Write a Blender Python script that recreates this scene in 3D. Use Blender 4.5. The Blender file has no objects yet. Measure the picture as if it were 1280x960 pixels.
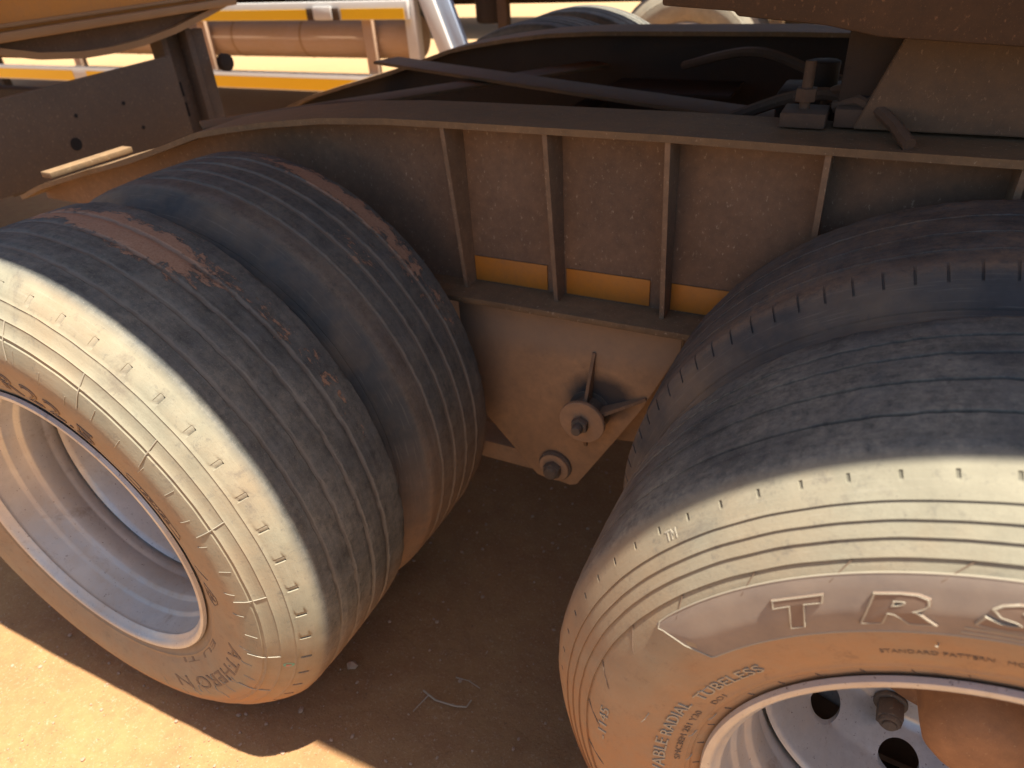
import bpy, bmesh, math, random
import numpy as np
from mathutils import Matrix, Vector, noise

R_ = math.radians
scn = bpy.context.scene
COL = scn.collection
random.seed(7)
rng = np.random.default_rng(7)

# ------------------------------------------------------------------ camera
AX = 0.508                                    # height of the left axle above the ground
yaw, pit, rol, FPX = 0.4933, 0.5778, 0.0695, 889.16
cy, sy, cp, sp = math.cos(yaw), math.sin(yaw), math.cos(pit), math.sin(pit)
fw = Vector((-sy*cp, cy*cp, -sp)); r0 = Vector((cy, sy, 0)); d0 = fw.cross(r0)
cr, sr = math.cos(rol), math.sin(rol)
rr = cr*r0 + sr*d0; dd = -sr*r0 + cr*d0
cam = bpy.data.objects.new('camera', bpy.data.cameras.new('camera')); COL.objects.link(cam)
m = Matrix(((rr.x, -dd.x, -fw.x, 1.173), (rr.y, -dd.y, -fw.y, -0.469), (rr.z, -dd.z, -fw.z, 0.8845+AX), (0, 0, 0, 1)))
cam.matrix_world = m
cam.data.sensor_width = 36; cam.data.lens = FPX/1280*36
cam.data.clip_start = 0.02; cam.data.clip_end = 2000
cam.data.dof.use_dof = True; cam.data.dof.focus_distance = 1.05; cam.data.dof.aperture_fstop = 4.8
scn.camera = cam

# ------------------------------------------------------------------ sky, sun, exposure
SUN = Vector((0.31, 0.019, 0.95)).normalized()
w = bpy.data.worlds.new('World'); scn.world = w; w.use_nodes = True
nt = w.node_tree; sky = nt.nodes.new('ShaderNodeTexSky'); sky.sky_type = 'NISHITA'; sky.sun_disc = False
sky.sun_elevation = math.asin(SUN.z); sky.sun_rotation = math.atan2(SUN.x, SUN.y)
sky.air_density = 1.0; sky.dust_density = 1.5
bg = nt.nodes['Background']; bg.inputs['Strength'].default_value = 0.066
nt.links.new(sky.outputs[0], bg.inputs['Color'])
sd = bpy.data.lights.new('sun', 'SUN'); sd.energy = 5.0; sd.angle = R_(0.53); sd.color = (1, .94, .81)
so = bpy.data.objects.new('sun', sd); COL.objects.link(so); so.location = (3, 0, 9)
so.rotation_euler = SUN.to_track_quat('Z', 'Y').to_euler()
scn.view_settings.view_transform = 'Standard'; scn.view_settings.look = 'None'
scn.view_settings.exposure = 1.27; scn.view_settings.gamma = 1

# ------------------------------------------------------------------ node helpers
class G:
    def __init__(s, name):
        s.m = bpy.data.materials.new(name); s.m.use_nodes = True
        s.t = s.m.node_tree; s.b = s.t.nodes['Principled BSDF']; s.out = s.t.nodes['Material Output']
        s.tc = s.t.nodes.new('ShaderNodeTexCoord')
    def n(s, typ, **kw):
        o = s.t.nodes.new(typ)
        for k, v in kw.items(): setattr(o, k, v)
        return o
    def put(s, sock, v):
        if isinstance(v, bpy.types.NodeSocket): s.t.links.new(v, sock)
        elif isinstance(v, tuple) and len(v) == 3 and sock.type == 'RGBA': sock.default_value = (*v, 1)
        else: sock.default_value = v
    def noise(s, scale, detail=6, rough=.6, vec=None, stretch=None, off=(0, 0, 0), dist=0):
        v = vec if vec is not None else s.tc.outputs['Object']
        mp = s.n('ShaderNodeMapping'); s.put(mp.inputs[0], v); mp.inputs['Location'].default_value = off
        if stretch: mp.inputs['Scale'].default_value = stretch
        o = s.n('ShaderNodeTexNoise'); s.put(o.inputs['Vector'], mp.outputs[0])
        o.inputs['Scale'].default_value = scale; o.inputs['Detail'].default_value = detail
        o.inputs['Roughness'].default_value = rough; o.inputs['Distortion'].default_value = dist
        return o.outputs['Fac']
    def ramp(s, v, a, b, lo=0., hi=1.):
        o = s.n('ShaderNodeMapRange'); s.put(o.inputs[0], v)
        for i, x in enumerate((a, b, lo, hi)): o.inputs[i+1].default_value = x
        return o.outputs[0]
    def math(s, op, a, b=0., clamp=False):
        o = s.n('ShaderNodeMath', operation=op, use_clamp=clamp); s.put(o.inputs[0], a); s.put(o.inputs[1], b)
        return o.outputs[0]
    def mix(s, f, a, b, typ='MIX'):
        o = s.n('ShaderNodeMix', data_type='RGBA', blend_type=typ)
        s.put(o.inputs[0], f); s.put(o.inputs[6], a); s.put(o.inputs[7], b)
        return o.outputs[2]
    def attr(s, name):
        return s.n('ShaderNodeAttribute', attribute_name=name).outputs['Fac']
    def bump(s, h, strength=.3, dist=.002, prev=None):
        o = s.n('ShaderNodeBump'); o.inputs['Strength'].default_value = strength; o.inputs['Distance'].default_value = dist
        s.put(o.inputs['Height'], h)
        if prev is not None: s.put(o.inputs['Normal'], prev)
        return o.outputs[0]
    def fin(s, col, rough=.8, metal=0., bump=None, spec=None):
        s.put(s.b.inputs['Base Color'], col); s.put(s.b.inputs['Roughness'], rough); s.put(s.b.inputs['Metallic'], metal)
        if bump is not None: s.put(s.b.inputs['Normal'], bump)
        if spec is not None: s.b.inputs['Specular IOR Level'].default_value = spec
        return s.m
    def up(s):
        g = s.n('ShaderNodeNewGeometry'); sx = s.n('ShaderNodeSeparateXYZ'); s.put(sx.inputs[0], g.outputs['Normal'])
        return sx.outputs[2]

DUST = (.39, .245, .12)
RED = (.36, .155, .075)

def mat_rubber(name, dust=.35, pale=(.34, .31, .25), seed=0., gdark=.7, tint=(.27, .245, .195), gcol=(.014, .013, .014), under=None):
    g = G(name); uv = g.n('ShaderNodeUVMap').outputs[0]
    streak = g.noise(1, 7, .65, uv, (6, 90, 1), (seed, seed, 0))
    fine = g.noise(260, 4, .7, off=(seed, 0, 0))
    blot = g.noise(9, 7, .62, off=(seed, seed, 3))
    speck = g.noise(90, 5, .75, off=(seed, 2, seed))
    c = g.mix(g.ramp(g.math('ADD', g.math('MULTIPLY', streak, .35), g.math('MULTIPLY', g.noise(24, 7, .7, off=(seed, 4, 4)), .65)), .38, .62), (.058, .060, .0585), (.138, .141, .136))
    d1 = g.math('MULTIPLY', g.ramp(blot, .28, .62), g.ramp(speck, .28, .62))
    d1 = g.math('MULTIPLY', d1, g.ramp(streak, .25, .7, .75, 1.1))
    c = g.mix(g.math('MULTIPLY', d1, dust, True), c, tint)
    sp1 = g.noise(420, 3, .8, off=(seed, 7, 0)); sp2 = g.noise(130, 5, .8, off=(4, seed, 2))
    c = g.mix(g.ramp(sp1, .60, .70, 0, .55), c, tuple(x*1.35 for x in tint))
    c = g.mix(g.ramp(sp2, .60, .72, 0, .6), c, (.020, .019, .020))
    scr = g.noise(1, 5, .7, uv, (14, 420, 1), (seed+4, seed, 0))
    c = g.mix(g.math('MULTIPLY', g.ramp(scr, .58, .72), .16*min(1, dust*2), True), c, (.30, .24, .18))
    # sidewall: pale worn, dusty rubber
    sw = g.mix(g.ramp(g.noise(16, 8, .65, off=(seed, 1, 1)), .3, .72), tuple(x*.72 for x in pale), pale)
    sw = g.mix(g.ramp(g.noise(5, 5, .6, off=(1, seed, 1)), .42, .72, 0, .55), sw, (.36, .25, .15))
    sw = g.mix(g.ramp(g.noise(60, 6, .75, off=(3, seed, 1)), .57, .70, 0, .5), sw, (.12, .11, .10))
    sw = g.mix(g.ramp(g.noise(11, 9, .78, off=(8, seed, 1), dist=.6), .58, .68, 0, .45), sw, (.15, .125, .105))
    sw = g.mix(g.ramp(g.noise(1, 6, .75, uv, (9, 260, 1), (seed, 9, 0)), .55, .75, 0, .3), sw, (.45, .41, .33))
    sw = g.mix(g.ramp(g.noise(300, 3, .7, off=(3, seed, 5)), .62, .72, 0, .35), sw, (.12, .10, .085))
    side = g.attr('side')
    c = g.mix(side, c, sw)
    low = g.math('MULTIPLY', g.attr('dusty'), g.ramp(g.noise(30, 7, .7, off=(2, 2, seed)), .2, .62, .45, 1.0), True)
    c = g.mix(low, c, (.42, .225, .11))  # dust orange; the rim zone also holds painted bounce light
    scf = g.math('MULTIPLY', g.ramp(g.noise(20, 9, .82, off=(seed, 6, 3), dist=.4), .57, .66), g.math('MULTIPLY', g.attr('dusty'), side))
    c = g.mix(g.math('MULTIPLY', scf, .65), c, (.10, .08, .07))
    mm = g.math('ADD', g.attr('mud'), g.math('MULTIPLY', g.math('SUBTRACT', g.math('ADD', g.math('MULTIPLY', g.noise(1, 9, .75, uv, (30, 90, 1), (seed, 3, 0), dist=.4), .5), g.math('MULTIPLY', g.noise(26, 9, .78, off=(seed, 8, 2), dist=.5), .5)), .5), 3.4))
    mud = g.ramp(mm, .47, .56)
    mc = g.mix(g.ramp(fine, .3, .7), (.34, .19, .12), (.46, .29, .19))
    c = g.mix(mud, c, mc)
    gr = g.attr('groove')
    c = g.mix(g.math('MULTIPLY', gr, gdark), c, gcol)
    nb = g.bump(fine, .22, .0014)
    nb = g.bump(streak, .14, .003, nb)
    nb = g.bump(sp2, .14, .0018, nb)
    nb = g.bump(g.math('ADD', g.math('MULTIPLY', mud, .8), g.math('MULTIPLY', blot, .12)), .6, .004, nb)
    rough = g.ramp(speck, .3, .7,   .80, .96)
    return g.fin(c, rough, 0, nb, .18)

def mat_steel(name, dark=(.045, .04, .04), dust=DUST, amt=.5, seed=0., scale=1., topdust=.35, speck=(.5, .38, .26)):
    g = G(name)
    a = g.noise(3.5*scale, 8, .62, off=(seed, 0, 0)); b = g.noise(40*scale, 6, .72, off=(0, seed, 0)); f = g.noise(330, 3, .6)
    k = g.math('MULTIPLY', g.ramp(a, .25, .75, .55, 1.25), g.ramp(b, .25, .75, .6, 1.25))
    k = g.math('MULTIPLY', k, amt)
    k = g.math('ADD', k, g.math('MULTIPLY', g.ramp(g.up(), .3, 1, 0, 1), topdust), True)
    c = g.mix(k, dark, dust)
    s2 = g.noise(170, 4, .7, stretch=(1, 1, .55), off=(seed, seed, 0))
    c = g.mix(g.ramp(s2, .61, .70, 0, .6), c, speck)
    s3 = g.noise(420, 3, .8, off=(seed, 1, 4)); c = g.mix(g.ramp(s3, .62, .72, 0, .45), c, speck)
    c = g.mix(g.ramp(g.noise(55*scale, 6, .75, off=(seed, 5, 0)), .64, .74, 0, .6), c, tuple(x*.6 for x in dark))
    return g.fin(c, g.ramp(b, .3, .7, .7, .92), 0, g.bump(f, .3, .001, g.bump(b, .25, .002)), .3)

def mat_paint(name, col, dust=.25, rough=.5, dcol=DUST, seed=0., metal=0.):
    g = G(name)
    a = g.noise(6, 8, .65, off=(seed, 0, 1)); b = g.noise(70, 6, .72, off=(1, seed, 0))
    k = g.math('MULTIPLY', g.ramp(a, .3, .72, .3, 1.3), g.ramp(b, .28, .7, .5, 1.4)); k = g.math('MULTIPLY', k, dust, True)
    c = g.mix(k, col, dcol)
    c = g.mix(g.ramp(g.noise(120, 5, .8, off=(seed, 3, 0)), .66, .74, 0, .7), c, (.07, .045, .035))
    return g.fin(c, g.ramp(b, .3, .7, rough-.08, rough+.15), metal, g.bump(b, .12, .001))

def mat_rim(name):
    g = G(name)
    a = g.noise(5, 6, .6); b = g.noise(60, 6, .75, off=(2, 0, 0)); s = g.noise(150, 4, .8, off=(0, 4, 0)); big = g.noise(28, 5, .85, off=(7, 4, 0))
    c = g.mix(g.ramp(b, .3, .7), (.50, .49, .475), (.62, .61, .59))
    k = g.math('MULTIPLY', g.ramp(a, .40, .75), g.ramp(b, .3, .75, .3, 1.0))
    c = g.mix(g.math('MULTIPLY', k, .9, True), c, (.46, .33, .21))
    sp_ = g.math('MAXIMUM', g.ramp(s, .64, .68), g.ramp(big, .68, .71))
    c = g.mix(g.ramp(g.noise(13, 8, .8, off=(3, 3, 0), dist=.5), .56, .68, 0, .55), c, (.30, .215, .15))
    c = g.mix(sp_, c, (.11, .05, .03))
    met = g.math('MULTIPLY', g.math('SUBTRACT', 1., sp_), .35)
    return g.fin(c, g.ramp(k, 0, .6, .30, .7), met, g.bump(g.math('SUBTRACT', g.math('MULTIPLY', b, .4), sp_), .15, .001))

def mat_ground():
    g = G('laterite_ground')
    a = g.noise(.9, 9, .6); b = g.noise(14, 8, .7, off=(3, 0, 0)); f = g.noise(160, 6, .75, off=(0, 5, 0)); c2 = g.noise(45, 5, .7, off=(9, 0, 0))
    c = g.mix(g.ramp(a, .3, .7), (.335, .180, .082), (.43, .255, .108))
    c = g.mix(g.ramp(b, .35, .75, 0, .6), c, (.25, .115, .06))
    c = g.mix(g.ramp(f, .56, .68, 0, .6), c, (.55, .39, .25))
    g4 = g.noise(70, 5, .8, off=(4, 4, 0)); c = g.mix(g.ramp(g4, .60, .68, 0, .5), c, (.50, .36, .25)); g5 = g.noise(95, 4, .8, off=(1, 9, 0)); c = g.mix(g.ramp(g5, .62, .70, 0, .6), c, (.12, .065, .05))
    c = g.mix(g.ramp(c2, .66, .74, 0, .55), c, (.13, .075, .055))
    sx = g.n('ShaderNodeSeparateXYZ'); g.put(sx.inputs[0], g.tc.outputs['Object'])
    c = g.mix(g.ramp(sx.outputs[1], 4, 8, 0, .6), c, (.47, .33, .18))   # paler, sandier yard beyond
    nb = g.bump(f, .5, .003, g.bump(b, .5, .012, g.bump(c2, .4, .006)))
    return g.fin(c, .95, 0, nb, .2)

M = {}
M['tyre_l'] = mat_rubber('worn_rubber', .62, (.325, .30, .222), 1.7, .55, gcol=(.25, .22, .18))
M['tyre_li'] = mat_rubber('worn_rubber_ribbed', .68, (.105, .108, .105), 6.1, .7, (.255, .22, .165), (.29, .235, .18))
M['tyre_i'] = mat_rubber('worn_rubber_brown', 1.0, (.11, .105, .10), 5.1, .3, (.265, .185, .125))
M['tyre_r'] = mat_rubber('worn_rubber_dusty', 1.0, (.325, .298, .222), 9.3, .95, (.30, .28, .225))
M['tyre_f'] = mat_rubber('worn_rubber_far', .9, (.36, .33, .26), 3.3)
M['rim'] = mat_rim('silver_rim_paint')
M['web'] = mat_steel('dusty_web_steel', (.055, .042, .035), (.33, .195, .115), .62, 0)
M['flange'] = mat_steel('dusty_flange_steel', (.052, .038, .027), (.36, .225, .115), .55, 3, topdust=.12)
M['edge'] = mat_steel('dusty_stiffener_steel', (.06, .045, .036), (.42, .26, .15), .62, 5)
M['hanger'] = mat_steel('tan_dust_plate', (.16, .115, .085), (.47, .29, .165), .95, 8, topdust=.1, speck=(.42, .26, .15))
def mat_hanger():
    m_ = mat_steel('tan_hanger_plate', (.16, .115, .085), (.48, .29, .155), .98, 8, topdust=.05, speck=(.42, .27, .15))
    g = G.__new__(G); g.m = m_; g.t = m_.node_tree; g.b = g.t.nodes['Principled BSDF']; g.tc = g.n('ShaderNodeTexCoord')
    old = g.b.inputs['Base Color'].links[0].from_socket
    sx = g.n('ShaderNodeSeparateXYZ'); g.put(sx.inputs[0], g.tc.outputs['Object'])
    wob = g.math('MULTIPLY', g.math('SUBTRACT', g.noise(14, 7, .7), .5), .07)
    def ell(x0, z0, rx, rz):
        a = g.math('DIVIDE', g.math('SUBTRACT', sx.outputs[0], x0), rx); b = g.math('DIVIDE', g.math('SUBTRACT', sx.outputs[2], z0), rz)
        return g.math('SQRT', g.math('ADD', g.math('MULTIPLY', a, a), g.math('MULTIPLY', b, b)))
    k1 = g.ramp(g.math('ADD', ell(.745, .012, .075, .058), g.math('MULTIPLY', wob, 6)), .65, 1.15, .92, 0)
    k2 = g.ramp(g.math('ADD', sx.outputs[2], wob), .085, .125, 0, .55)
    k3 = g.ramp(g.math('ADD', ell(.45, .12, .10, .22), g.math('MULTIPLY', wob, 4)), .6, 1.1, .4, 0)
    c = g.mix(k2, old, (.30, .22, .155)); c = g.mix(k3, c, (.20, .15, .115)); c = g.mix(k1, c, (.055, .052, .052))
    g.put(g.b.inputs['Base Color'], c); return m_
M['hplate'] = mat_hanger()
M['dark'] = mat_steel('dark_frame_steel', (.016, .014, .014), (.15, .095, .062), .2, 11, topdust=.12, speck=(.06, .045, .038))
M['brace'] = mat_steel('brown_brace_steel', (.036, .027, .018), (.21, .13, .068), .6, 41, topdust=.15, speck=(.24, .15, .10))
M['hose'] = mat_steel('dusty_hose', (.018, .016, .016), (.20, .13, .085), .4, 45, topdust=.3, speck=(.16, .11, .08))
M['nut'] = mat_steel('oily_steel', (.06, .055, .052), (.26, .19, .13), .55, 13)
M['rust'] = mat_steel('caked_brown_steel', (.026, .018, .013), (.12, .07, .04), .6, 21, topdust=.2, speck=(.26, .14, .08))
M['saddle'] = mat_steel('brown_saddle_plate', (.045, .034, .027), (.21, .135, .08), .6, 31, topdust=.1, speck=(.28, .19, .12))
M['hub'] = mat_steel('orange_dust_hub', (.12, .065, .042), (.42, .225, .115), .8, 17, topdust=.1, speck=(.5, .32, .18))
M['tape'] = mat_paint('orange_tape', (.62, .215, .012), .36, .5, (.26, .14, .07), 2)
M['yellow'] = mat_paint('yellow_tape', (.93, .56, .01), .03, .45, DUST, 4)
M['white'] = mat_paint('white_paint', (.60, .59, .58), .14, .45, DUST, 6)
M['blue'] = mat_paint('pale_blue_paint', (.34, .45, .62), .15, .45, DUST, 7)
M['tan'] = mat_paint('tan_tank_paint', (.46, .32, .24), .4, .6, DUST, 8)
M['bin'] = mat_paint('orange_bin_paint', (.66, .27, .03), .3, .5, (.34, .2, .11), 9)
M['binrib'] = mat_paint('tan_dusty_rib', (.30, .17, .075), .4, .6, DUST, 12)
M['binlow'] = mat_steel('brown_dusty_panel', (.09, .058, .04), (.27, .17, .10), .5, 23)
M['grey'] = mat_steel('grey_chassis_steel', (.075, .062, .054), (.24, .16, .10), .4, 27)
M['ground'] = mat_ground()
g = G('dry_twig_bark'); M['twig'] = g.fin(g.mix(g.noise(80), (.30, .22, .15), (.45, .36, .26)), .9)
g = G('stone'); M['stone'] = g.fin(g.mix(g.noise(25, 5, .6), (.30, .165, .10), (.50, .36, .25)), .95)
g = G('raised_rubber_edge'); M['raised'] = g.fin(g.mix(g.noise(60, 5, .7), (.30, .26, .20), (.42, .37, .28)), .8)
g = G('smooth_panel_rubber'); hz = g.noise(1, 2, .5, stretch=(1, 1, 1))
wv = g.n('ShaderNodeTexWave', wave_type='BANDS', bands_direction='DIAGONAL'); wv.inputs['Scale'].default_value = 260
g.put(wv.inputs[0], g.tc.outputs['Object'])
M['panel'] = g.fin(g.mix(g.ramp(g.noise(14, 7, .65), .3, .72), (.21, .17, .145), (.32, .255, .20)), .75, 0, g.bump(wv.outputs[0], .25, .0008))
g = G('letter_rubber'); M['letter'] = g.fin(g.mix(g.noise(40, 5), (.17, .115, .085), (.27, .19, .135)), .85)
g = G('recess_rubber'); M['dent'] = g.fin(g.mix(g.noise(40, 5), (.14, .095, .065), (.24, .165, .11)), .85)
g = G('mark_green'); M['mgreen'] = g.fin(g.mix(g.ramp(g.noise(120, 5, .8), .45, .6), (.10, .34, .25), (.3, .27, .21)), .7)
g = G('mark_red'); M['mred'] = g.fin(g.mix(g.ramp(g.noise(120, 5, .8, off=(3, 0, 0)), .48, .62), (.55, .14, .12), (.3, .27, .21)), .7)
g = G('hole_black'); M['black'] = g.fin((.012, .011, .011), .9)

# ------------------------------------------------------------------ object helpers
def link(name, me, mat=None, parent=None, loc=None):
    o = bpy.data.objects.new(name, me); COL.objects.link(o)
    if mat is not None and me is not None and not me.materials: me.materials.append(mat)
    if parent is not None: o.parent = parent
    if loc is not None: o.location = loc
    return o
def tag(o, label=None, cat=None, group=None, kind=None):
    for k, v in (('label', label), ('category', cat), ('group', group), ('kind', kind)):
        if v: o[k] = v
    return o
def empty(name, loc=(0, 0, 0), parent=None, rz=0):
    o = bpy.data.objects.new(name, None); COL.objects.link(o); o.location = loc; o.rotation_euler = (0, 0, rz)
    o.empty_display_size = .1
    if parent is not None: o.parent = parent
    return o
def copy_tree(o, parent=None, skip=()):
    c = o.copy(); COL.objects.link(c); c.parent = parent
    for ch in list(o.children):
        if ch.name.split('.')[0] not in skip: copy_tree(ch, c, skip)
    return c
class B:
    """collects solids, then links them as one mesh"""
    def __init__(s): s.bm = bmesh.new()
    def box(s, x0, x1, y0, y1, z0, z1, bev=0.):
        t = bmesh.new(); bmesh.ops.create_cube(t, size=1)
        for v in t.verts: v.co = Vector(((x0+x1)/2+v.co.x*(x1-x0), (y0+y1)/2+v.co.y*(y1-y0), (z0+z1)/2+v.co.z*(z1-z0)))
        if bev: bmesh.ops.bevel(t, geom=t.edges[:], offset=bev, segments=2, affect='EDGES', profile=.5)
        s.add(t); return s
    def add(s, t):
        me = bpy.data.meshes.new('t'); t.to_mesh(me); t.free(); s.bm.from_mesh(me); bpy.data.meshes.remove(me)
    def prism(s, pts, d, axis='y', bev=0.):
        """polygon in a plane, extruded: axis 'y' -> pts are (x,z), d=(y0,y1); 'x' -> pts (y,z)"""
        t = bmesh.new()
        def P(a, b, c): return (a, c, b) if axis == 'y' else ((c, a, b) if axis == 'x' else (a, b, c))
        A = [t.verts.new(P(a, b, d[0])) for a, b in pts]; Bv = [t.verts.new(P(a, b, d[1])) for a, b in pts]
        t.faces.new(A); t.faces.new(Bv[::-1]); n = len(pts)
        for i in range(n): t.faces.new((A[i], Bv[i], Bv[(i+1) % n], A[(i+1) % n]))
        bmesh.ops.recalc_face_normals(t, faces=t.faces[:])
        if bev: bmesh.ops.bevel(t, geom=t.edges[:], offset=bev, segments=2, affect='EDGES', profile=.5)
        s.add(t); return s
    def strip(s, pts, y0, y1, th):
        """plate following a polyline of (x,z), thickness downward"""
        t = bmesh.new(); rows = []
        for i, (x, z) in enumerate(pts):
            a = pts[max(0, i-1)]; b = pts[min(len(pts)-1, i+1)]
            tx, tz = b[0]-a[0], b[1]-a[1]; L = math.hypot(tx, tz); nx, nz = tz/L*th, -tx/L*th
            if nz > 0: nx, nz = -nx, -nz
            rows.append([t.verts.new(c) for c in ((x, y0, z), (x, y1, z), (x+nx, y1, z+nz), (x+nx, y0, z+nz))])
        for p, q in zip(rows, rows[1:]):
            for k in range(4): t.faces.new((p[k], p[(k+1) % 4], q[(k+1) % 4], q[k]))
        t.faces.new(rows[0]); t.faces.new(rows[-1][::-1])
        bmesh.ops.recalc_face_normals(t, faces=t.faces[:]); s.add(t); return s
    def cyl(s, p0, p1, r0, r1=None, n=24, bev=0.):
        p0, p1 = Vector(p0), Vector(p1); r1 = r0 if r1 is None else r1
        t = bmesh.new(); d = p1-p0
        bmesh.ops.create_cone(t, cap_ends=True, segments=n, radius1=r0, radius2=r1, depth=d.length)
        if bev:
            ed = [e for e in t.edges if abs(e.verts[0].co.z-e.verts[1].co.z) < 1e-6]
            bmesh.ops.bevel(t, geom=ed, offset=bev, segments=2, affect='EDGES', profile=.5)
        bmesh.ops.transform(t, matrix=Matrix.Translation((p0+p1)/2) @ d.to_track_quat('Z', 'Y').to_matrix().to_4x4(), verts=t.verts[:])
        s.add(t); return s
    def tube(s, pts, r, n=6, r1=None):
        pts = [Vector(p) for p in pts]; t = bmesh.new(); rings = []
        for i, p in enumerate(pts):
            d = (pts[min(i+1, len(pts)-1)]-pts[max(i-1, 0)]).normalized()
            q = d.to_track_quat('Z', 'Y'); k = i/(len(pts)-1); rad = r if r1 is None else r+(r1-r)*k
            rings.append([t.verts.new(p+q @ Vector((rad*math.cos(a), rad*math.sin(a), 0))) for a in [2*math.pi*j/n for j in range(n)]])
        for a, b in zip(rings, rings[1:]):
            for j in range(n): t.faces.new((a[j], a[(j+1) % n], b[(j+1) % n], b[j]))
        t.faces.new(rings[0][::-1]); t.faces.new(rings[-1])
        s.add(t); return s
    def lathe(s, prof, n=96, closed=False, a0=0.):
        """profile of (y, r) turned about the y axis"""
        t = bmesh.new(); cols = []
        for j in range(n):
            a = a0+2*math.pi*j/n
            cols.append([t.verts.new((r*math.cos(a), y, r*math.sin(a))) for y, r in prof])
        k = len(prof)
        for j in range(n):
            A, Bc = cols[j], cols[(j+1) % n]
            for i in range(k if closed else k-1): t.faces.new((A[i], A[(i+1) % k], Bc[(i+1) % k], Bc[i]))
        bmesh.ops.recalc_face_normals(t, faces=t.faces[:])
        s.add(t); return s
    def move(s, v):
        bmesh.ops.translate(s.bm, verts=s.bm.verts[:], vec=v); return s
    def mesh(s, name, smooth=35):
        me = bpy.data.meshes.new(name); s.bm.to_mesh(me); s.bm.free()
        if smooth:
            me.polygons.foreach_set('use_smooth', [True]*len(me.polygons)); me.set_sharp_from_angle(angle=R_(smooth))
        return me
    def build(s, name, mat, parent=None, loc=None, smooth=35):
        return link(name, s.mesh(name, smooth), mat, parent, loc)

# ------------------------------------------------------------------ tyres (axis = y, rim edge plane y = 0)
BASE = np.array([(.300, .010), (.312, .004), (.34, -.005), (.37, -.0105), (.40, -.012), (.43, -.006), (.45, .005), (.47, .018),
                 (.49, .035), (.503, .052), (.509, .062), (.513, .08)])
def side_y(r): return float(np.interp(r, BASE[:, 0], BASE[:, 1]))
TW0, TW1 = .062, .300
def tyre_profile(grooves, steps, gd=.005, gw=.0035, rows=()):
    """(y, r, tag) from the outer bead over the tread to the inner bead"""
    P = [(.030, .288, 'b'), (.012, .294, 'b')]
    rs = sorted(set([.300, .306, .312, .325, .34, .355, .37, .385, .40, .412, .424, .436, .448, .459, .47, .48, .487, .493, .498, .503, .507]))
    for r in rs: P.append((side_y(r), r, 's'))
    Q = []
    for y, r, t in P:
        Q.append((y, r, t))
    P = Q
    SR = set(q+d for q, k_, h_ in steps for d in (.0005, -.0005))
    for r, kind, h in steps:                       # ridges and steps on the sidewall
        P = [p for p in P if abs(p[1]-r) > .0042 or p[2] != 's']
        y = side_y(r)
        if kind == 'ring': P += [(side_y(r-.0028), r-.0028, 's'), (y-h, r-.0012, 's'), (y-h, r+.0012, 's'), (side_y(r+.0028), r+.0028, 's')]
        elif kind == 'groove': P += [(side_y(r-.002), r-.002, 's'), (y+h, r-.0008, 's'), (y+h, r+.0008, 's'), (side_y(r+.002), r+.002, 's')]
        else:
            P = [p for p in P if abs(p[1]-r) > .006 or p[2] != 's' or p[1] in SR]
            P += [(y-h*.5, r+.0005, 's'), (y+h*.5, r-.0005, 's')]
    P += [(side_y(r), r, 's') for r in rows]
    P = P[:2]+sorted(P[2:], key=lambda p: p[1])
    P += [(.066, .5115, 't'), (.078, .513, 't')]
    ys = [.078]
    c = (TW0+TW1)/2
    def crown(y): return .5155-.0026*((y-c)/.1)**2
    extra = list(np.linspace(.088, .272, 13))
    gl = []
    for gy in grooves:
        extra = [e for e in extra if abs(e-gy) > gw*1.9]
        gl += [(gy-gw*1.25, crown(gy), 't'), (gy-gw*.7, crown(gy)-gd, 'g'), (gy+gw*.7, crown(gy)-gd, 'g'), (gy+gw*1.25, crown(gy), 't')]
    P += sorted([(e, crown(e), 't') for e in extra]+gl, key=lambda p: p[0])
    P += [(.280, .5135, 't'), (.293, .5130, 't'), (.3005, .5115, 't'), (.3035, .507, 't'), (.3065, .498, 'f'), (.311, .478, 'f'), (.315, .452, 'f'), (.317, .425, 'f'), (.318, .40, 'f'), (.316, .36, 'f'), (.312, .325, 'f'), (.308, .30, 'f'), (.29, .288, 'f')]
    return P
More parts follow.
